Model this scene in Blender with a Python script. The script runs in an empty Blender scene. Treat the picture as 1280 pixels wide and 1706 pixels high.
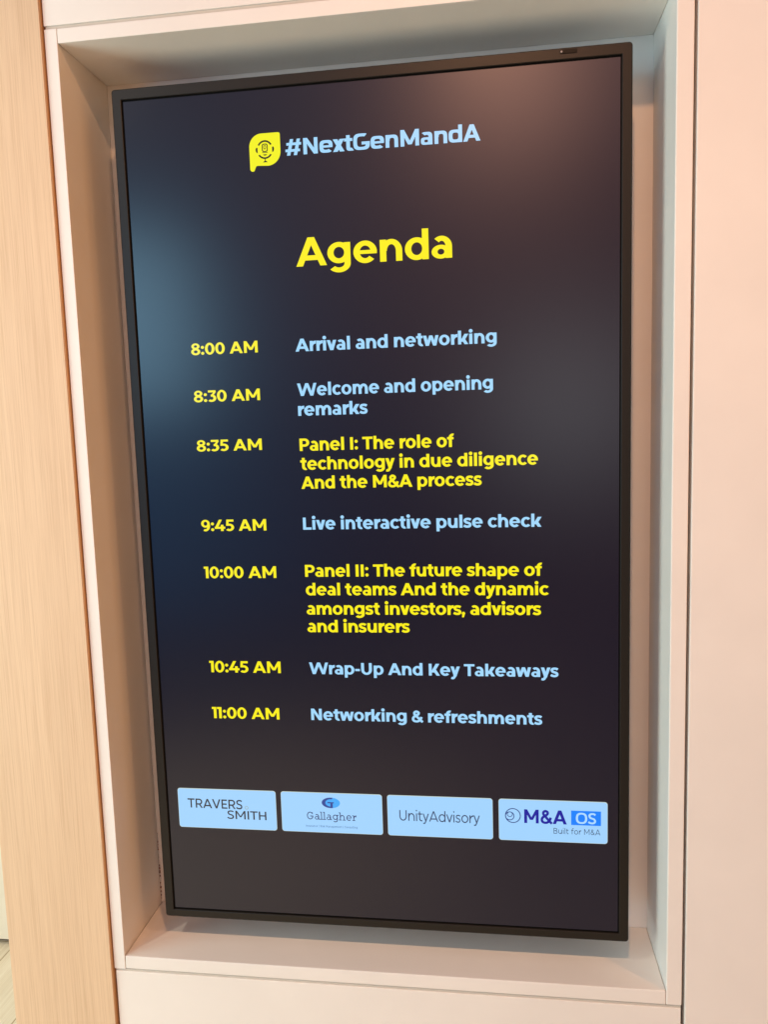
import bpy, bmesh, math, random
from mathutils import Matrix, Vector
random.seed(7)
S = bpy.context.scene
COL = S.collection
# ---------------------------------------------------------------- camera
cam_d = bpy.data.cameras.new('camera')
cam = bpy.data.objects.new('camera', cam_d); COL.objects.link(cam)
cam_d.sensor_fit = 'VERTICAL'; cam_d.sensor_height = 24.0
cam_d.lens = 24.0 * 1302.9 / 1706.0
cam_d.clip_start = 0.02; cam_d.clip_end = 100
_r = Vector((0.99072436, 0.13232943, -0.03088957))
_u = -Vector((-0.01538186, -0.11664704, -0.99305431))
_b = -Vector((-0.13501349, 0.98431824, -0.11352959))
cam.matrix_world = Matrix(((_r.x, _u.x, _b.x, 0.16525), (_r.y, _u.y, _b.y, -1.10735),
                           (_r.z, _u.z, _b.z, 0.14674), (0, 0, 0, 1)))
S.camera = cam
# ---------------------------------------------------------------- surrounding light of the room
W = bpy.data.worlds.new('World'); S.world = W; W.use_nodes = True
nt = W.node_tree; nt.nodes.clear()
tc = nt.nodes.new('ShaderNodeTexCoord')
def wblob(d, k, col):
    v = Vector(d).normalized()
    n = nt.nodes.new('ShaderNodeVectorMath'); n.operation = 'DOT_PRODUCT'
    nt.links.new(tc.outputs['Generated'], n.inputs[0]); n.inputs[1].default_value = v
    a = nt.nodes.new('ShaderNodeMath'); a.operation = 'MULTIPLY_ADD'
    nt.links.new(n.outputs['Value'], a.inputs[0]); a.inputs[1].default_value = k; a.inputs[2].default_value = -k
    e = nt.nodes.new('ShaderNodeMath'); e.operation = 'EXPONENT'; nt.links.new(a.outputs[0], e.inputs[0])
    m = nt.nodes.new('ShaderNodeVectorMath'); m.operation = 'SCALE'
    m.inputs[0].default_value = col; nt.links.new(e.outputs[0], m.inputs['Scale'])
    return m.outputs[0]
BLOBS = [
    ((-0.46, -0.88, 0.12), 90, (0.0, 0.5, 1.2)),      # bright glazing across the room, to the left
    ((-0.46, -0.88, -0.16), 40, (0.0, 0.45, 1.0)),
    ((0.10, -0.995, 0.02), 260, (2.9, 3.2, 3.3)),     # pale spot added for the screen's grey reflection
    ((-0.20, -0.88, 0.42), 14, (0.50, 0.46, 0.48)),   # ceiling
    ((0.04, -0.96, 0.20), 40, (0.55, 0.18, 0.06)),  # broad warm glow added to widen the glare on the upper screen
    ((0.03, -0.92, 0.39), 420, (17.0, 8.2, 5.6)),  # tight warm glow added for the glare at the screen's top edge
    ((0.9, -0.4, -0.05), 4.0, (1.08, 0.43, 0.07)),      # warm fill added from the right for the niche's left wall
    ((0.0, 0.0, 1.0), 3.0, (0.02, 0.12, 0.24)),
    ((0.0, -0.2, -1.0), 3.0, (0.8, 0.35, 0.2)),
]
acc = None
for b in BLOBS:
    o = wblob(*b)
    if acc is None: acc = o
    else:
        ad = nt.nodes.new('ShaderNodeVectorMath'); ad.operation = 'ADD'
        nt.links.new(acc, ad.inputs[0]); nt.links.new(o, ad.inputs[1]); acc = ad.outputs[0]
ad = nt.nodes.new('ShaderNodeVectorMath'); ad.operation = 'ADD'
nt.links.new(acc, ad.inputs[0]); ad.inputs[1].default_value = (0.01, 0.015, 0.03)
bg = nt.nodes.new('ShaderNodeBackground'); wo = nt.nodes.new('ShaderNodeOutputWorld')
nt.links.new(ad.outputs[0], bg.inputs[0]); bg.inputs[1].default_value = 1.0
nt.links.new(bg.outputs[0], wo.inputs[0])

def downlight_or_fill(x, power, col, y=-0.88, z=1.226, cone=164):
    d = bpy.data.lights.new('downlight_or_fill', 'SPOT'); d.energy = power; d.color = col
    d.spot_size = math.radians(cone); d.spot_blend = 1.0; d.shadow_soft_size = 0.022
    o = bpy.data.objects.new('downlight_or_fill', d); COL.objects.link(o); o.location = (x, y, z)
WARM = (1.0, 0.48, 0.22)
downlight_or_fill(0.18, 43, WARM)
downlight_or_fill(1.42, 43, WARM)
downlight_or_fill(-1.02, 30, (1.0, 0.88, 0.70))
downlight_or_fill(-0.95, 240, (1.0, 0.75, 0.58), y=-1.75, cone=58)  # added unseen spot, brightens the floor for bounce and screen reflection
downlight_or_fill(-2.0, 105, (1.0, 0.86, 0.64), y=0.2)  # added unseen lamp to brighten the far wall and floor
def window(loc, sx, sy, power, col, aim=(0.3, 0, 0.05)):
    d = bpy.data.lights.new('window_light', 'AREA'); d.shape = 'RECTANGLE'; d.size = sx; d.size_y = sy
    d.energy = power; d.color = col
    o = bpy.data.objects.new('window_light', d); COL.objects.link(o); o.location = loc
    o.rotation_euler = (Vector(aim) - Vector(loc)).to_track_quat('-Z', 'Y').to_euler()
window((-2.35, -1.15, -0.12), 1.2, 1.9, 45, (0.84, 1.06, 1.03), aim=(0.3, 0, -0.1))
window((-1.85, -3.0, 0.74), 0.8, 0.9, 12.5, (0.50, 0.95, 1.22), aim=(-1.2, 0, 0.5))

S.view_settings.view_transform = 'Standard'; S.view_settings.look = 'None'
S.view_settings.exposure = -0.07; S.view_settings.gamma = 1.0; S.view_settings.use_curve_mapping = False
S.render.engine = 'CYCLES'
S.cycles.max_bounces = 8; S.cycles.diffuse_bounces = 5; S.cycles.glossy_bounces = 4
S.cycles.caustics_reflective = False; S.cycles.caustics_refractive = False
S.cycles.use_denoising = True

# ---------------------------------------------------------------- materials
def mat(name, col, rough=0.5, spec=0.5, emit=None, es=1.0):
    m = bpy.data.materials.new(name); m.use_nodes = True
    p = m.node_tree.nodes['Principled BSDF']
    p.inputs['Base Color'].default_value = (*col, 1); p.inputs['Roughness'].default_value = rough
    p.inputs['Specular IOR Level'].default_value = spec
    if emit:
        p.inputs['Emission Color'].default_value = (*emit, 1); p.inputs['Emission Strength'].default_value = es * 1.05
    return m
def nodes(m): return m.node_tree.nodes, m.node_tree.links, m.node_tree.nodes['Principled BSDF']
def laminate(name, col, rough=0.42):
    m = mat(name, col, rough, 0.5); N, L, P = nodes(m)
    t = N.new('ShaderNodeTexCoord')
    n = N.new('ShaderNodeTexNoise'); n.inputs['Scale'].default_value = 9; n.inputs['Detail'].default_value = 6
    L.new(t.outputs['Object'], n.inputs['Vector'])
    r = N.new('ShaderNodeValToRGB')
    r.color_ramp.elements[0].position = 0.3; r.color_ramp.elements[1].position = 0.75
    r.color_ramp.elements[0].color = (*[c * 0.965 for c in col], 1); r.color_ramp.elements[1].color = (*[min(1, c * 1.015) for c in col], 1)
    L.new(n.outputs['Fac'], r.inputs[0]); L.new(r.outputs[0], P.inputs['Base Color'])
    mr = N.new('ShaderNodeMapRange'); mr.inputs['To Min'].default_value = rough - 0.06; mr.inputs['To Max'].default_value = rough + 0.08
    n3 = N.new('ShaderNodeTexNoise'); n3.inputs['Scale'].default_value = 5; n3.inputs['Detail'].default_value = 8
    L.new(t.outputs['Object'], n3.inputs['Vector']); L.new(n3.outputs['Fac'], mr.inputs['Value']); L.new(mr.outputs[0], P.inputs['Roughness'])
    n2 = N.new('ShaderNodeTexNoise'); n2.inputs['Scale'].default_value = 900; n2.inputs['Detail'].default_value = 2
    L.new(t.outputs['Object'], n2.inputs['Vector'])
    b = N.new('ShaderNodeBump'); b.inputs['Strength'].default_value = 0.05; b.inputs['Distance'].default_value = 0.0006
    L.new(n2.outputs['Fac'], b.inputs['Height']); L.new(b.outputs[0], P.inputs['Normal'])
    return m
def wood(name, light, dark, axis='Z', rough=0.5, planks=False):
    m = mat(name, light, rough, 0.35); N, L, P = nodes(m)
    t = N.new('ShaderNodeTexCoord')
    def grain(across, along, detail=4, rgh=0.6):
        mp = N.new('ShaderNodeMapping')
        mp.inputs['Scale'].default_value = (across, across, along) if axis == 'Z' else (across, along, across)
        L.new(t.outputs['Object'], mp.inputs['Vector'])
        n = N.new('ShaderNodeTexNoise'); n.inputs['Scale'].default_value = 1; n.inputs['Detail'].default_value = detail
        n.inputs['Roughness'].default_value = rgh; n.inputs['Distortion'].default_value = 0.25
        L.new(mp.outputs[0], n.inputs['Vector']); return n.outputs['Fac']
    def rmp(fac, a, b, ca, cb):
        r = N.new('ShaderNodeValToRGB'); r.color_ramp.elements[0].position = a; r.color_ramp.elements[1].position = b
        r.color_ramp.elements[0].color = (*ca, 1); r.color_ramp.elements[1].color = (*cb, 1); L.new(fac, r.inputs[0]); return r.outputs[0]
    def mul(x, y):
        k = N.new('ShaderNodeMix'); k.data_type = 'RGBA'; k.blend_type = 'MULTIPLY'; k.inputs[0].default_value = 1
        L.new(x, k.inputs[6]); L.new(y, k.inputs[7]); return k.outputs[2]
    fine = grain(520, 6, 6, 0.7); mid = grain(150, 2.0, 4); broad = grain(16, 0.9, 3)
    c = rmp(mid, 0.30, 0.70, dark, light)
    c = mul(c, rmp(fine, 0.36, 0.56, (0.87, 0.835, 0.79), (1, 1, 1)))
    c = mul(c, rmp(broad, 0.3, 0.7, (0.95, 0.945, 0.94), (1.0, 1.0, 1.0)))
    if planks:
        br = N.new('ShaderNodeTexBrick'); br.inputs['Scale'].default_value = 1
        br.inputs['Brick Width'].default_value = 1.9; br.inputs['Row Height'].default_value = 0.185
        br.inputs['Mortar Size'].default_value = 0.0022; br.inputs['Color1'].default_value = (1, 1, 1, 1)
        br.inputs['Color2'].default_value = (0.93, 0.92, 0.90, 1); br.inputs['Mortar'].default_value = (0.55, 0.47, 0.36, 1)
        mp = N.new('ShaderNodeMapping'); mp.inputs['Rotation'].default_value = (0, 0, math.radians(90)); mp.inputs['Location'].default_value = (0, 0.0, 0)
        L.new(t.outputs['Object'], mp.inputs['Vector']); L.new(mp.outputs[0], br.inputs['Vector'])
        c = mul(c, br.outputs['Color'])
    L.new(c, P.inputs['Base Color'])
    b = N.new('ShaderNodeBump'); b.inputs['Strength'].default_value = 0.25; b.inputs['Distance'].default_value = 0.0004
    L.new(fine, b.inputs['Height']); L.new(b.outputs[0], P.inputs['Normal'])
    return m
M_WHITE = laminate('white_laminate', (0.86, 0.84, 0.795))
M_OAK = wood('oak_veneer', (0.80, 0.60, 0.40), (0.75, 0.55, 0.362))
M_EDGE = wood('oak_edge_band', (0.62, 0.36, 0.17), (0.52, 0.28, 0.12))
M_FLOOR = wood('oak_floor', (0.86, 0.79, 0.64), (0.78, 0.69, 0.53), axis='Y', rough=0.4, planks=True)
M_FARWALL = laminate('cream_wall', (0.78, 0.73, 0.60), 0.5)
M_DARK = mat('shadow_gap', (0.10, 0.075, 0.065), 0.8, 0.2)  # dark tone stands in for shade in the gap and base recess
M_GAP = mat('pale_gap', (0.60, 0.57, 0.51), 0.8, 0.2)
M_SEAL = mat('crumbled_sealant', (0.26, 0.10, 0.06), 0.8, 0.2)
M_BEZEL = mat('bezel_plastic', (0.010, 0.008, 0.005), 0.42, 0.33)
N, L, P = nodes(M_BEZEL)
t = N.new('ShaderNodeTexCoord'); n = N.new('ShaderNodeTexNoise'); n.inputs['Scale'].default_value = 1400
L.new(t.outputs['Object'], n.inputs['Vector']); b = N.new('ShaderNodeBump'); b.inputs['Strength'].default_value = 0.2; b.inputs['Distance'].default_value = 0.0003
L.new(n.outputs['Fac'], b.inputs['Height']); L.new(b.outputs[0], P.inputs['Normal'])
M_BLACK = mat('black_mask', (0.002, 0.002, 0.002), 0.5, 0.1)
SR, SS = 0.23, 0.5
M_SCREEN = mat('lcd_panel', (0.001, 0.001, 0.001), SR, SS, (0.0022, 0.0026, 0.0125), 1.0)
def ink(name, col, st=1.0): return mat(name, (0.0, 0.0, 0.0), SR, SS, col, st)
I_YEL = ink('glowing_yellow', (0.98, 0.86, 0.004))
I_LOGOY = ink('glowing_lemon', (0.90, 0.88, 0.004))
I_BLUE = ink('glowing_pale_blue', (0.36, 0.69, 1.0))
I_CARD = ink('glowing_card_blue', (0.35, 0.65, 1.0))
I_RIM = ink('glowing_card_rim', (0.55, 0.66, 0.62))
I_TRAV = ink('dark_grey_ink', (0.022, 0.025, 0.035))
I_GAL = ink('slate_navy_ink', (0.025, 0.045, 0.16))
I_GTINY = ink('faint_navy_ink', (0.11, 0.24, 0.48))
I_GDARK = ink('emblem_navy', (0.02, 0.06, 0.30))
I_GLITE = ink('emblem_sky', (0.05, 0.40, 0.95))
I_UNI = ink('dark_slate_ink', (0.03, 0.06, 0.14))
I_NAVY = ink('royal_navy_ink', (0.001, 0.006, 0.33))
I_CIRC = ink('ring_navy_ink', (0.012, 0.035, 0.20))
I_BOX = ink('glowing_azure', (0.0, 0.22, 0.98))
I_OS = ink('glowing_ice', (0.44, 0.72, 1.0))
I_LBG = ink('logo_dark_ink', (0.012, 0.012, 0.004))
I_DOT = ink('dot_ring_ink', (0.35, 0.48, 0.50))

# ---------------------------------------------------------------- mesh helpers
def link(name, bm, mats, parent=None, smooth=False):
    me = bpy.data.meshes.new(name); bm.normal_update(); bm.to_mesh(me); bm.free()
    for m in (mats if isinstance(mats, (list, tuple)) else [mats]): me.materials.append(m)
    if smooth:
        for p in me.polygons: p.use_smooth = True
    o = bpy.data.objects.new(name, me); COL.objects.link(o)
    if parent: o.parent = parent
    return o
def box_into(bm, x0, x1, y0, y1, z0, z1, bev=0.0, seg=2, mi=0):
    r = bmesh.ops.create_cube(bm, size=1.0)
    vs = r['verts']
    for v in vs:
        v.co = Vector(((x0 + x1) / 2 + v.co.x * (x1 - x0), (y0 + y1) / 2 + v.co.y * (y1 - y0), (z0 + z1) / 2 + v.co.z * (z1 - z0)))
    fs = set(f for v in vs for f in v.link_faces)
    for f in fs: f.material_index = mi
    if bev > 0:
        es = list(set(e for v in vs for e in v.link_edges))
        bmesh.ops.bevel(bm, geom=es, offset=bev, segments=seg, profile=0.5, affect='EDGES')
def box(name, b, m, parent=None, bev=0.0008):
    bm = bmesh.new(); box_into(bm, *b, bev=bev); return link(name, bm, m, parent)
def tag(o, label=None, cat=None, kind=None, group=None):
    if label and not kind: kind = 'thing'
    if label: o['label'] = label
    if cat: o['category'] = cat
    if kind: o['kind'] = kind
    if group: o['group'] = group
    return o
def empty(name, loc, label, cat):
    o = bpy.data.objects.new(name, None); COL.objects.link(o); o.location = loc; o.empty_display_size = 0.05
    return tag(o, label, cat)
def under(child, root):
    child.parent = root; child.matrix_parent_inverse = Matrix.Translation(-Vector(root.location)); return child

# ---------------------------------------------------------------- setting
FZ = -1.40
bm = bmesh.new(); box_into(bm, -6, 4, -5, 0.98, FZ - 0.05, FZ)
tag(link('floor', bm, M_FLOOR), kind='structure')
fw = empty('far_wall', (-2.0, 0.94, FZ), 'cream wall panel standing beyond the oak column at the far left, above the plank floor', 'wall')
under(box('wall_face', (-5, -0.2, 0.935, 1.03, FZ + 0.018, 1.35), M_FARWALL), fw)
under(box('recessed_base', (-5, -0.2, 0.955, 1.03, FZ, FZ + 0.0175), M_DARK, bev=0), fw)

# oak column left of the niche
YF = -0.0474
oc = empty('oak_column', (-0.51, 0.0, FZ), 'pale oak veneered column with straight vertical grain, left of the screen niche', 'column')
under(box('veneer_face', (-0.598, -0.4290, YF - 0.0045, 0.115, FZ, 1.35), M_OAK, bev=0.0006), oc)
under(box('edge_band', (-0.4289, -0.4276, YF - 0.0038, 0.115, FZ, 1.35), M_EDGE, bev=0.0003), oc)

# white laminate panels around the niche
ZT, ZB, XL, XR, YB = 0.6716, -0.6621, -0.4080, 0.4010, 0.0919
tag(box('wall_panel', (-0.4262, 0.4225, YF, YF + 0.019, 0.6948, 1.35), M_WHITE), 'white laminate wall panel above the screen niche, its lower edge on a thin shadow gap', 'wall panel', group='white wall panels')
tag(box('wall_panel', (-0.4245, 0.4212, YF + 0.0005, YF + 0.019, FZ, -0.6878), M_WHITE), 'white laminate wall panel below the screen niche, under its bottom ledge', 'wall panel', group='white wall panels')
tag(box('wall_panel', (0.4262, 1.30, YF - 0.0008, YF + 0.019, FZ, 1.35), M_WHITE), 'tall peach lit white wall panel right of the niche, beyond the dark vertical gap', 'wall panel', group='white wall panels')

# niche
ni = empty('display_niche', (0.0, 0.0, ZB - 0.02), 'white open box niche recessed in the wall around the agenda screen', 'niche')
under(box('side_panel', (-0.4262, XL, YF, YB, -0.6840, 0.6906), M_WHITE, bev=0.0007), ni)
under(box('side_panel', (XR, 0.4222, YF, YB, -0.6832, 0.6906), M_WHITE, bev=0.0014), ni)
under(box('top_panel', (XL + 0.0006, XR - 0.0004, YF + 0.0003, YB, ZT, 0.6903), M_WHITE, bev=0.0007), ni)
under(box('bottom_ledge', (XL + 0.0008, XR - 0.0004, YF + 0.0002, YB, -0.6832, ZB), M_WHITE, bev=0.0013), ni)
under(box('back_panel', (-0.4262, 0.4222, YB + 0.0005, YB + 0.018, -0.684, 0.6906), M_WHITE, bev=0), ni)
bm = bmesh.new()   # dark backing strip standing in for shade in the open right gap
box_into(bm, 0.4230, 0.4257, YF + 0.0150, YF + 0.024, FZ + 0.002, 1.34)
under(link('gap_shade_strip', bm, M_DARK), ni)
for z0, z1 in ((0.6908, 0.6946), (-0.6876, -0.6842)):   # pale battens behind the joints above and below the niche
    under(box('joint_batten', (-0.4244, 0.4212, YF + 0.0018, YF + 0.018, z0, z1), M_GAP, bev=0), ni)
bm = bmesh.new()   # crumbled sealant in the back left corner
for k in range(34):
    f = random.random() ** 0.8
    z = -0.655 + 0.12 * f
    r = random.uniform(0.0004, 0.0016) * (1.15 - 0.7 * f)
    g = bmesh.ops.create_icosphere(bm, subdivisions=1, radius=r)
    for v in g['verts']:
        v.co = Vector((v.co.x * random.uniform(0.7, 1.3), v.co.y, v.co.z * random.uniform(0.8, 1.9))) + Vector((XL + 0.0008, YB - 0.0012, z))
under(link('sealant_bead', bm, M_SEAL), ni)

# ---------------------------------------------------------------- the display
OX0, OX1, OZ0, OZ1 = -0.3570, 0.3567, -0.6222, 0.6248     # outer bezel
IX0, IX1, IZ0, IZ1 = -0.3430, 0.3432, -0.6098, 0.6100     # inside of the bezel
tv = empty('display_screen', (0, 0.03, OZ0), 'tall black framed screen showing a yellow and pale blue agenda inside the white niche', 'screen')
def rrect(x0, x1, z0, z1, r, n=6):
    pts = []
    for cx, cz, a in ((x1 - r, z1 - r, 0), (x0 + r, z1 - r, 90), (x0 + r, z0 + r, 180), (x1 - r, z0 + r, 270)):
        for i in range(n + 1):
            t_ = math.radians(a + 90 * i / n); pts.append((cx + r * math.cos(t_), cz + r * math.sin(t_)))
    return pts
YBZ = -0.0030
def loops_mesh(name, loops, m, parent, close_last=True):
    bm = bmesh.new(); prev = None; first = None
    for y, pts in loops:
        vs = [bm.verts.new((x, y, z)) for x, z in pts]
        if prev:
            for i in range(len(vs)):
                j = (i + 1) % len(vs); bm.faces.new((prev[i], prev[j], vs[j], vs[i]))
        prev = vs; first = first or vs
    if close_last: bm.faces.new(prev)
    bmesh.ops.recalc_face_normals(bm, faces=bm.faces[:])
    return under(link(name, bm, m), parent)
def rr(d, r): return rrect(OX0 + d, OX1 - d, OZ0 + d, OZ1 - d, r)
def ri(d, r=0.0006): return rrect(IX0 - d, IX1 + d, IZ0 - d, IZ1 + d, r)
bez = loops_mesh('bezel', [(0.0015, ri(0)), (YBZ + 0.0012, ri(0)), (YBZ + 0.0003, ri(0.0004)), (YBZ, ri(0.0011)),
                   (YBZ, rr(0.0014, 0.0034)), (YBZ + 0.0004, rr(0.0005, 0.0042)), (YBZ + 0.0014, rr(0, 0.0046)), (0.028, rr(0, 0.0046))], M_BEZEL, tv, False)
loops_mesh('rear_housing', [(0.0280, rr(0.0003, 0.007)), (0.030, rr(0.003, 0.008)), (0.034, rr(0.018, 0.012)), (0.066, rr(0.030, 0.02)), (0.068, rr(0.034, 0.02))], M_BEZEL, tv)
bm = bmesh.new(); box_into(bm, -0.2, 0.2, 0.0685, YB, -0.2, 0.2)
under(link('wall_mount', bm, M_BLACK), tv)
# glass: black mask border and the lit panel
AX0, AX1, AZ0, AZ1 = -0.3413, 0.3416, -0.6082, 0.6080
bm = bmesh.new()
o_ = [bm.verts.new((x, 0.0, z)) for x, z in ((IX0 - .001, IZ0 - .001), (IX1 + .001, IZ0 - .001), (IX1 + .001, IZ1 + .001), (IX0 - .001, IZ1 + .001))]
i_ = [bm.verts.new((x, 0.0, z)) for x, z in ((AX0, AZ0), (AX1, AZ0), (AX1, AZ1), (AX0, AZ1))]
for k in range(4):
    j = (k + 1) % 4; f = bm.faces.new((o_[k], o_[j], i_[j], i_[k])); f.material_index = 1
bm.faces.new(i_)
g = bmesh.ops.extrude_face_region(bm, geom=bm.faces[:])
for v in g['geom']:
    if isinstance(v, bmesh.types.BMVert): v.co.y += 0.003
bmesh.ops.recalc_face_normals(bm, faces=bm.faces[:])
scr = under(link('screen_panel', bm, [M_SCREEN, M_BLACK]), tv)
# sensor window in the top bezel
bm = bmesh.new()
pill = rrect(0.2640, 0.2868, 0.6170, 0.6222, 0.00255, 8)
fr = [bm.verts.new((x, YBZ - 0.0008, z)) for x, z in pill]; bk = [bm.verts.new((x, YBZ + 0.001, z)) for x, z in pill]
bm.faces.new(fr)
for i in range(len(fr)):
    j = (i + 1) % len(fr); bm.faces.new((fr[i], fr[j], bk[j], bk[i]))
bmesh.ops.recalc_face_normals(bm, faces=bm.faces[:])
sw = under(link('sensor_window', bm, mat('sensor_plastic', (0.006, 0.005, 0.003), 0.4, 0.15)), tv)
bm = bmesh.new(); bmesh.ops.create_uvsphere(bm, u_segments=16, v_segments=10, radius=0.0013)
for v in bm.verts: v.co = Vector((0.2664 + v.co.x, YBZ - 0.0008 + v.co.y * 0.5, 0.6196 + v.co.z))
ln = link('sensor_lens', bm, mat('sensor_lens', (0.45, 0.38, 0.36), 0.3, 0.5), smooth=True)
ln.parent = sw

# ---------------------------------------------------------------- lettering
def arc(cx, cy, rx, ry, a0, a1, s, t, n=2.0, N=None):
    N = N or max(6, int(abs(a1 - a0) / 9)); out = []; e = 2.0 / n
    def pt(a, X, Y):
        c, q = math.cos(math.radians(a)), math.sin(math.radians(a))
        return (cx + X * math.copysign(abs(c) ** e, c), cy + Y * math.copysign(abs(q) ** e, q))
    for i in range(N):
        u, v = a0 + (a1 - a0) * i / N, a0 + (a1 - a0) * (i + 1) / N
        out.append([pt(u, rx, ry), pt(v, rx, ry), pt(v, rx - s, ry - t), pt(u, rx - s, ry - t)])
    return out
def rc(x0, y0, x1, y1): return [[(x0, y0), (x1, y0), (x1, y1), (x0, y1)]]
def ds(x0, y0, x1, y1, sx): return [[(x0, y0), (x0 + sx, y0), (x1 + sx, y1), (x1, y1)]]
def disc(cx, cy, r, n=20): return [[(cx + r * math.cos(2 * math.pi * i / n), cy + r * math.sin(2 * math.pi * i / n)) for i in range(n)]]
def spl(pts, w, steps=6, w2=None):
    P_ = [pts[0]] + pts + [pts[-1]]; c = []
    for i in range(1, len(P_) - 2):
        a, b, d, e = P_[i - 1], P_[i], P_[i + 1], P_[i + 2]
        for k in range(steps):
            u = k / steps
            c.append(tuple(0.5 * (2 * b[q] + (d[q] - a[q]) * u + (2 * a[q] - 5 * b[q] + 4 * d[q] - e[q]) * u * u + (3 * b[q] - a[q] - 3 * d[q] + e[q]) * u ** 3) for q in (0, 1)))
    c.append(pts[-1]); L_, R_ = [], []
    for i, p in enumerate(c):
        q0, q1 = c[max(0, i - 1)], c[min(len(c) - 1, i + 1)]
        dx, dy = q1[0] - q0[0], q1[1] - q0[1]; l = math.hypot(dx, dy) or 1
        # strokes running sideways may be thinner than strokes running up
        ww = w if w2 is None else w2 + (w - w2) * abs(dy / l)
        L_.append((p[0] - dy / l * ww / 2, p[1] + dx / l * ww / 2)); R_.append((p[0] + dy / l * ww / 2, p[1] - dx / l * ww / 2))
    return [[L_[i], L_[i + 1], R_[i + 1], R_[i]] for i in range(len(c) - 1)]

def glyph(ch, s, t, X, n=2.0, slab=False):
    """polygons, ink width, left bearing, right bearing; capital height = 1"""
    D = 1.05; h = X / 2; ov = 0.012 if n < 2.5 else 0.0
    RB, SB, DB = 0.045, 0.085, 0.01
    ring = lambda cx, cy, rx, ry: arc(cx, cy, rx, ry, 0, 360, s, t, n, 44)
    if ch == ' ': return [], 0.37, 0, 0
    if ch == 'o': return ring(.40, h, .40, h + ov), .80, RB, RB
    if ch == 'c': return arc(.40, h, .40, h + ov, 42, 318, s, t, n), .70, RB, .02
    if ch == 'e':
        return arc(.40, h, .40, h + ov, 0, 318, s, t, n) + rc(s * .5, h - t * .40, .795, h + t * .36), .80, RB, RB
    if ch == 'a':
        k = h * .93
        return (arc(.335, X - k, .345, k + ov, 0, 132, s, t, n) + rc(.68 - s, 0, .68, X - k) +
                arc(.31, .225, .31, .225 + ov, 0, 360, s * .92, t * .80, n, 36)), .68, .04, SB - .01
    if ch in 'nh':
        p = rc(0, 0, s, X if ch == 'n' else D) + arc(.385, X - .40, .365, .40 + ov, 0, 178, s, t * 1.05, n) + rc(.75 - s, 0, .75, X - .40)
        return p, .75, SB, SB - .01
    if ch == 'm':
        p = rc(0, 0, s, X)
        for cx in (.355, .355 + .50): p += arc(cx, X - .37, .335, .37 + ov, 0, 178, s, t * 1.05, n) + rc(cx + .335 - s, 0, cx + .335, X - .37)
        return p, 1.19, SB, SB - .01
    if ch == 'u':
        return rc(.74 - s, 0, .74, X) + arc(.365, .39, .365, .39 + ov, 180, 358, s, t * 1.05, n) + rc(0, .39, s, X), .74, SB - .01, SB
    if ch == 'r': return rc(0, 0, s, X) + arc(.47, X - .40, .45, .40 + ov, 88, 178, s, t * 1.25, n), .46, SB, .0
    if ch in 'il':
        p = rc(0, 0, s, D if ch == 'l' else X)
        if ch == 'i': p += disc(s / 2, 1.0, s * .60) if n < 2.5 else rc(0, .9, s, 1.06)
        return p, s, SB, SB
    if ch == 't':
        return rc(.13, .25, .13 + s, X + .19) + rc(0, X - t, .50, X) + arc(.13 + .29, .26, .29, .26 + ov, 180, 292, s, t, n), .53, .015, .015
    if ch == 'f': return rc(.13, 0, .13 + s, .78) + arc(.13 + .31, .77, .31, .29, 72, 180, s, t, n) + rc(0, X - t, .50, X), .53, .015, -.01
    if ch in 'dgpbq':
        rx = .395
        if ch == 'd': return ring(rx, h, rx, h + ov) + rc(.79 - s, 0, .79, D), .79, RB, SB
        if ch == 'b': return ring(rx, h, rx, h + ov) + rc(0, 0, s, D), .79, SB, RB
        if ch == 'p': return ring(rx, h, rx, h + ov) + rc(0, -.27, s, X), .79, SB, RB
        return ring(rx, h + .03, rx, h - .02 + ov) + rc(.79 - s, .03, .79, X) + arc(.395, .03, .395, .31, -142, 0, s, t, n), .79, RB, SB
    if ch == 'k': return rc(0, 0, s, D) + ds(s * .55, .20, .48, X, s * 1.22) + ds(.48, 0, .22, .44, s * 1.15), .48 + s * 1.2, SB, DB
    if ch == 's':
        a, b = X - t / 2 + ov * .6, t / 2 - ov * .6
        return spl([(.55, a - .075), (.45, a - .018), (.31, a), (.17, a - .03), (.105, a - .125), (.17, h + .06), (.31, h), (.45, h - .055), (.505, b + .135), (.44, b + .032), (.29, b), (.14, b + .028), (.025, b + .095)], s * .86, 5, t * 1.0), .60, .03, .035
    if ch == 'v': return ds(.36 - s * .5, 0, 0, X, s * 1.06) + ds(.36 - s * .5, 0, .72 - s, X, s * 1.06), .72, DB, DB
    if ch == 'w': return ds(.30 - s * .5, 0, 0, X, s) + ds(.30 - s * .5, 0, .575 - s * .5, X, s) + ds(.85 - s * .5, 0, .575 - s * .5, X, s) + ds(.85 - s * .5, 0, 1.15 - s, X, s), 1.15, DB, DB
    if ch == 'y': return ds(.36 - s * .5, 0, 0, X, s * 1.06) + ds(.31 - s * .55, -.08, .72 - s, X, s * 1.06) + spl([(.315, -.03), (.255, -.15), (.16, -.195), (.045, -.165)], t * 1.05), .72, DB, DB
    if ch == 'x': return ds(0, 0, .70 - s * 1.25, X, s * 1.25) + ds(.70 - s * 1.25, 0, 0, X, s * 1.25), .70, DB, DB
    if ch == 'A':
        w = 1.06 if n < 2.5 else 1.0; a = w / 2 - s * .52
        return ds(0, 0, a, 1, s * 1.08) + ds(w - s * 1.08, 0, a, 1, s * 1.08) + rc(w * .2, .2, w * .8, .2 + t), w, DB, DB
    if ch == 'V':
        w = .98; a = w / 2 - s * .52
        return ds(a, 0, 0, 1, s * 1.08) + ds(a, 0, w - s * 1.08, 1, s * 1.08), w, DB, DB
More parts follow.
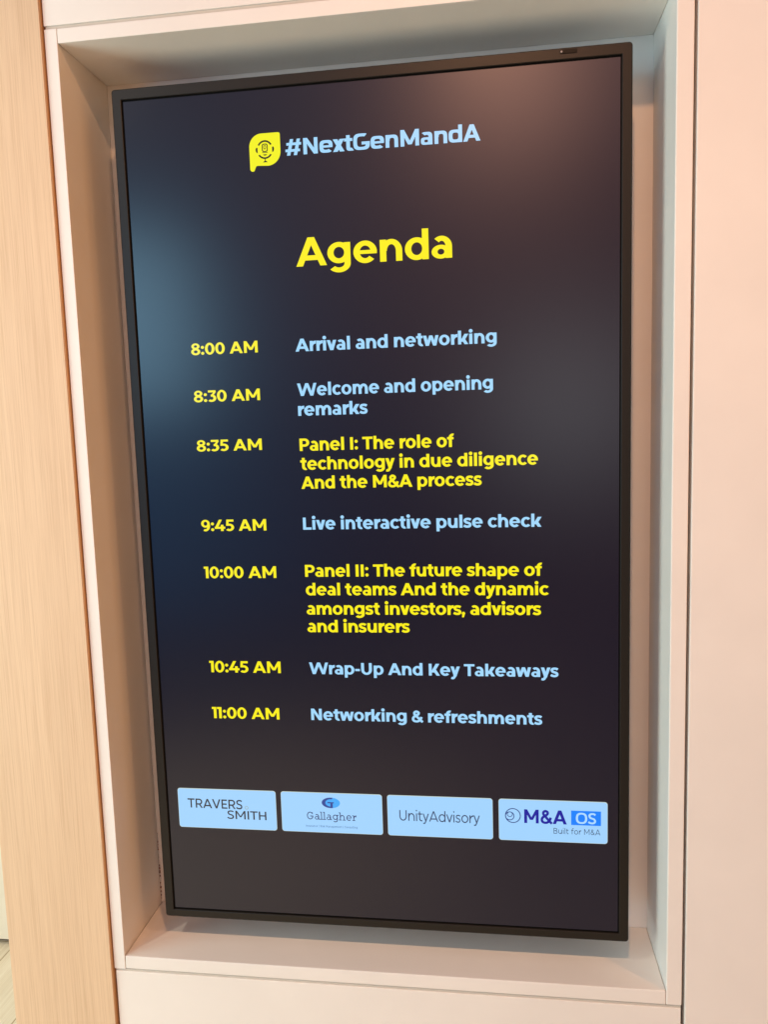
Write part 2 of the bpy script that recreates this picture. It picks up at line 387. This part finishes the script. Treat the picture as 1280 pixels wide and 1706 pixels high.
    if ch == 'M':
        w = 1.10; q = s * 1.0
        return rc(0, 0, s, 1) + rc(w - s, 0, w, 1) + ds(w / 2 - q * .5, .24 if n < 2.5 else .1, .0, 1, q) + ds(w / 2 - q * .5, .24 if n < 2.5 else .1, w - q, 1, q), w, SB + .02, SB + .02
    if ch == 'N':
        w = .88; return rc(0, 0, s, 1) + rc(w - s, 0, w, 1) + ds(w - s * 1.1, 0, 0, 1, s * 1.1), w, SB + .02, SB + .02
    if ch == 'W':
        w = 1.56; k = s * 1.02
        return ds(.40 - k / 2, 0, 0, 1, k) + ds(.40 - k / 2, 0, w / 2 - k / 2, 1, k) + ds(w - .40 - k / 2, 0, w / 2 - k / 2, 1, k) + ds(w - .40 - k / 2, 0, w - k, 1, k), w, DB, DB
    if ch == 'L': return rc(0, 0, s, 1) + rc(0, 0, .68, t), .68, SB + .02, .02
    if ch == 'I': return rc(0, 0, s, 1), s, SB + .02, SB + .02
    if ch == 'T': return rc(.41 - s / 2, 0, .41 + s / 2, 1) + rc(0, 1 - t, .82, 1), .82, .015, .015
    if ch in 'PRB':
        r = .33
        p = rc(0, 0, s, 1) + rc(0, 1 - t, .42, 1) + rc(0, 1 - 2 * r, .42, 1 - 2 * r + t) + arc(.42, 1 - r, .37, r, -90, 90, s, t, n)
        if ch == 'R': p += ds(.82 - s * 1.15, 0, .36, .38, s * 1.15)
        if ch == 'B': p = rc(0, 0, s, 1) + rc(0, 1 - t, .42, 1) + rc(0, .52 - t / 2, .45, .52 + t / 2) + rc(0, 0, .45, t) + arc(.42, .755, .33, .245, -90, 90, s, t, n) + arc(.45, .27, .36, .27, -90, 90, s, t, n)
        return p, .82 if ch != 'P' else .79, SB + .02, .03
    if ch == 'K': return rc(0, 0, s, 1) + ds(s * .6, .26, .56, 1, s * 1.2) + ds(.60, 0, .27, .55, s * 1.15), .60 + s * 1.15, SB + .02, DB
    if ch == 'U': return arc(.43, .42, .43, .42 + ov, 180, 360, s, t, n) + rc(0, .42, s, 1) + rc(.86 - s, .42, .86, 1), .86, SB + .01, SB + .01
    if ch == 'H': return rc(0, 0, s, 1) + rc(.82 - s, 0, .82, 1) + rc(0, .5 - t / 2, .82, .5 + t / 2), .82, SB + .02, SB + .02
    if ch == 'E': return rc(0, 0, s, 1) + rc(0, 0, .66, t) + rc(0, .5 - t / 2, .60, .5 + t / 2) + rc(0, 1 - t, .65, 1), .66, SB + .02, .04
    if ch == 'S':
        a, b = 1 - t / 2 + ov, t / 2 - ov
        return spl([(.68, a - .09), (.55, a - .02), (.38, a), (.20, a - .045), (.115, a - .165), (.19, .58), (.38, .505), (.57, .43), (.645, b + .185), (.55, b + .04), (.36, b), (.17, b + .03), (.02, b + .12)], s * .95, 5, t), .75, .04, .04
    if ch == 'O': return arc(.53, .5, .53, .5 + ov, 0, 360, s, t, n, 44), 1.06, .05, .05
    if ch == 'C': return arc(.5, .5, .5, .5 + ov, 42, 318, s, t, n), .88, .05, .02
    if ch == 'G': return arc(.5, .5, .5, .5 + ov, 40 if n < 2.5 else 62, 360, s, t, n) + rc(.94 - s * .9, .22, .97 - 0 * s, .5) + rc(.50, .5 - t, .97, .5), .97, .05, .07
    if ch == '#':
        return ds(.08, 0, .30, 1, s * .92) + ds(.50, 0, .72, 1, s * .92) + rc(.0 + .07, .62, .98, .62 + t * .9) + rc(0, .22, .90, .22 + t * .9), .98, .03, .06
    if ch == '0': return arc(.385, .5, .385, .5 + ov, 0, 360, s, t, n, 44), .77, .04, .04
    if ch == '1': return rc(.37 - s, 0, .37, 1) + rc(0, 1 - t, .3, 1), .37, .0, .07
    if ch == '3': return rc(.05, 1 - t, .66, 1) + ds(.26, .53, .50, .87, .20) + arc(.32, .315, .37, .315 + ov, -138, 92, s, t, n) + rc(.26, .63 - t, .34, .63), .70, .01, .035
    if ch == '4': return rc(0, .20, .86, .20 + t) + ds(.0, .28, .37, 1, s * 1.1) + rc(.50, 0, .50 + s, .55), .86, .02, .02
    if ch == '5': return rc(.10, 1 - t, .68, 1) + ds(.06, .46, .10, 1, s * .86) + rc(.10, .46, .34, .46 + t) + arc(.33, .315, .38, .315 + ov, -138, 90, s, t, n), .71, .02, .035
    if ch == '8': return arc(.37, .745, .33, .265, 0, 360, s * .9, t * .88, n, 36) + arc(.37, .28, .37, .292, 0, 360, s * .95, t * .92, n, 36), .74, .03, .03
    if ch == '9': return arc(.355, .665, .355, .345, 0, 360, s * .93, t * .92, n, 40) + arc(.345, .5, .385, .512, -118, 8, s, t, n), .73, .03, .04
    if ch == ':': return disc(.13, .13, .13) + disc(.13, X - .13, .13), .26, .05, .05
    if ch == ',': return disc(.13, .13, .13) + [[(.04, .08), (.25, .12), (.16, -.20), (.02, -.20)]], .26, .03, .05
    if ch == '.': return disc(.13, .13, .13), .26, .05, .05
    if ch == '-': return rc(0, .30, .38, .30 + t), .38, .05, .05
    if ch == '|': return rc(0, -.2, s, 1.05), s, .12, .12
    if ch == '&':
        return spl([(.86, .02), (.70, .16), (.42, .46), (.24, .66), (.22, .82), (.36, .92), (.52, .85), (.53, .72), (.40, .60), (.20, .48), (.10, .32), (.14, .15), (.32, .07), (.54, .11), (.70, .28), (.76, .46)], s * .86, 5, t * .95), .90, .03, .0
    raise ValueError(ch)

def slabs(ch, s, t, X):
    """little foot serifs for the slab face"""
    D = 1.05; e = s * 1.25; k = t * .8
    foot = lambda x: rc(x - e, 0, x + s + e, k); head = lambda x, y: rc(x - e, y - k, x + s * .5, y)
    if ch == 'l': return foot(0) + head(0, D)
    if ch == 'h': return foot(0) + head(0, D) + foot(.75 - s)
    if ch == 'r': return foot(0) + head(0, X) + rc(.46 - s * .8, X - .24, .46, X)
    if ch == 'a': return rc(.68 - s, 0, .68 + e, k)
    if ch == 'g': return rc(.79 - s, X - k, .79 + e, X)
    if ch == 'G': return rc(.82, .70, .82 + s * .8, .96)
    return []

class Sheet:
    """collects flat lettering and marks that lie on the screen; one mesh per piece of writing"""
    def __init__(self): self.bm = bmesh.new(); self.mats = []; self.k = 0
    def mi(self, m):
        if m not in self.mats: self.mats.append(m)
        return self.mats.index(m)
    def polys(self, ps, m, f=lambda x, y: (x, y), lift=0):
        i = self.mi(m)
        for p in ps:
            y = -0.00025 - lift * 0.00012 - (self.k % 12) * 0.000004; self.k += 1
            vs = [self.bm.verts.new((f(a, b)[0], y, f(a, b)[1])) for a, b in p]
            fc = self.bm.faces.new(vs); fc.normal_update()
            if fc.normal.y > 0: fc.normal_flip()
            fc.material_index = i
    def text(self, s_, x0, x1, z, cap, m, s=.205, t=.165, X=.77, n=2.0, slab=False, track=0.0, lift=0):
        items = []; cur = 0.0; first = True; last = 0
        for ch in s_:
            ps, w, lb, rb = glyph(ch, s, t, X, n)
            if slab: ps = ps + slabs(ch, s, t, X); lb += .09; rb += .07
            if first: lb = 0; first = False
            cur += lb; items.append((ps, cur)); cur += w; last = cur; cur += rb + track
        kx = (x1 - x0) / last
        for ps, ox in items:
            self.polys(ps, m, lambda a, b: (x0 + (a + ox) * kx, z + b * cap), lift)
        return kx / cap
    def done(self, name):
        o = link(name, self.bm, self.mats); o.parent = scr; return o

HX = -0.1068
for s_, x1, z, c in (('8:00 AM', -.1622, .2524, .0156), ('8:30 AM', -.1622, .1846, .0156), ('8:35 AM', -.1630, .1128, .0156), ('9:45 AM', -.1622, -.0056, .0160),
                     ('10:00 AM', -.1505, -.0767, .0166), ('10:45 AM', -.1506, -.2220, .0168), ('11:00 AM', -.1560, -.2945, .0168)):
    sh = Sheet(); r = sh.text(s_, -.2620, x1, z, c * 1.06, I_YEL, s=.225, t=.18, track=-.02); print('ratio', s_, round(r, 3)); sh.done('time_text')
for lines, m in (((('Arrival and networking', .1774, .2510),), I_BLUE),
                 ((('Welcome and opening', .1715, .1883), ('remarks', -.0057, .1601)), I_BLUE),
                 ((('Panel I: The role of', .1160, .1097), ('technology in due diligence', .2320, .0822), ('And the M&A process', .1536, .0547)), I_YEL),
                 ((('Live interactive pulse check', .2362, -.0052),), I_BLUE),
                 ((('Panel II: The future shape of', .2365, -.0752), ('deal teams And the dynamic', .2455, -.1030), ('amongst investors, advisors', .2344, -.1320), ('and insurers', .0458, -.1587)), I_YEL),
                 ((('Wrap-Up And Key Takeaways', .2582, -.2228),), I_BLUE),
                 ((('Networking & refreshments', .2348, -.2942),), I_BLUE)):
    sh = Sheet()
    for s_, x1, z in lines:
        r = sh.text(s_, HX, x1, z, .0178, m, s=.235, t=.185, X=.79, track=-.035); print('ratio', s_, round(r, 3))
    sh.done('session_text')
sh = Sheet(); print('ratio', sh.text('Agenda', -.1003, .1188, .3682, .0390, I_YEL, s=.214, t=.172, X=.755, track=-.03)); sh.done('heading_text')
sh = Sheet(); print('ratio', sh.text('#NextGenMandA', -.1089, .1597, .5183, .0215, I_BLUE, s=.225, t=.18, X=.77, n=3.4, track=-.04)); sh.done('hashtag_text')

# yellow speech bubble emblem with a microphone
sh = Sheet()
LX0, LX1, LZ0, LZ1 = -.1604, -.1160, .5066, .5505
lw, lh = LX1 - LX0, LZ1 - LZ0
def L_(u, v): return (LX0 + u * lw, LZ0 + v * lh)
pts = []
def carc(cx, cy, r, a0, a1, n=10):
    for i in range(n + 1):
        a = math.radians(a0 + (a1 - a0) * i / n); pts.append((cx + r * math.cos(a), cy + r * math.sin(a)))
carc(.94, .94, .06, 0, 90, 5); carc(.40, .60, .40, 90, 180, 14)
pts.append((0, -.04)); carc(.085, -.055, .085, 180, 305, 6); pts.append((.20, .02)); pts.append((.25, .03))
carc(.58, .43, .42, 270, 360, 14)
sh.polys([pts], I_LOGOY, L_)
c = (.50, .505)
sh.polys(arc(*c, .265, .285, 32, 148, 0.052, 0.052), I_LBG, L_, 1)
sh.polys(arc(*c, .265, .285, 216, 324, 0.052, 0.052), I_LBG, L_, 1)
for sx in (-1, 1):
    sh.polys([[(c[0] + sx * .235, c[1] + .07), (c[0] + sx * .275, c[1] + .075), (c[0] + sx * .30, c[1] + .02), (c[0] + sx * .285, c[1] - .06), (c[0] + sx * .235, c[1] - .10)]], I_LBG, L_, 1)
sh.polys(arc(.5, .56, .095, .125, 0, 360, .028, .028, 4, 32), I_LBG, L_, 1)
sh.polys(arc(.5, .575, .045, .065, 0, 360, .02, .02, 2, 20), I_LBG, L_, 2)
sh.polys(rc(.41, .405, .59, .425) + [[(.43, .36), (.57, .36), (.53, .325), (.47, .325)]], I_LBG, L_, 1)
sh.polys(rc(.488, .155, .512, .24) + [[(.42, .12), (.58, .12), (.52, .165), (.48, .165)]], I_LBG, L_, 1)
sh.done('bubble_emblem')

# four pale sponsor cards
def card(x0, x1, z0=-.4726, z1=-.4084):
    sh = Sheet(); sh.polys([rrect(x0, x1, z0, z1, .0042, 6)], I_RIM)
    sh.polys([rrect(x0 + .0005, x1 - .0005, z0 + .0006, z1 - .0010, .0038, 6)], I_CARD, lift=1); return sh
sh = card(-.3255, -.1680)
sh.text('TRAVERS', -.3100, -.2215, -.4400, .0150, I_TRAV, s=.165, t=.15, lift=2)
sh.text('SMITH', -.2468, -.1842, -.4562, .0137, I_TRAV, s=.165, t=.15, lift=2)
sh.polys(arc(-.2152, -.4372, .0030, .0030, 0, 360, .0011, .0011, 2, 20), I_DOT, lift=2)
sh.done('sponsor_card')
sh = card(-.1600, -.0032)
gx, gz, grx, gry = -.0820, -.4243, .0142, .0084
gp = lambda u, v: (gx + u * grx, gz + v * gry)
sh.polys([[(math.cos(math.radians(a)), math.sin(math.radians(a))) for a in range(0, 360, 10)]], I_GLITE, gp, 2)
sh.polys(arc(0, 0, 1, 1, 78, 282, .40, .30, 2, 24), I_GDARK, gp, 3)
sh.polys(rc(-.38, -.08, .32, .14) + rc(-.06, -.97, .20, 0), I_GDARK, gp, 3)
sh.text('Gallagher', -.1200, -.0436, -.4518, .0120, I_GAL, s=.135, t=.115, X=.72, slab=True, lift=2)
sh.text('Insurance | Risk Management | Consulting', -.1224, -.0421, -.4640, .0034, I_GTINY, s=.20, t=.17, lift=2, track=.12)
sh.done('sponsor_card')
sh = card(.0045, .1618)
sh.text('UnityAdvisory', .0225, .1427, -.4482, .0165, I_UNI, s=.125, t=.11, X=.74, lift=2)
sh.done('sponsor_card')
sh = card(.1705, .3270)
sh.text('M&A', .2076, .2690, -.4447, .0212, I_NAVY, s=.225, t=.18, lift=2)
sh.polys(rc(.2752, -.4451, .3176, -.4230), I_BOX, lift=2)
sh.text('OS', .2819, .3108, -.4428, .0170, I_OS, s=.20, t=.155, n=2.6, lift=3)
sh.text('Built for M&A', .2500, .3168, -.4595, .0088, I_UNI, s=.12, t=.11, X=.74, lift=2, track=.06)
for cx, cz, r, w in ((.1912, -.4339, .0115, .0013), (.1866, -.4346, .0068, .0012), (.1868, -.4320, .0042, .0010)):
    sh.polys(arc(cx, cz, r, r, 0, 360, w, w, 2, 36), I_CIRC, lift=2)
sh.done('sponsor_card')
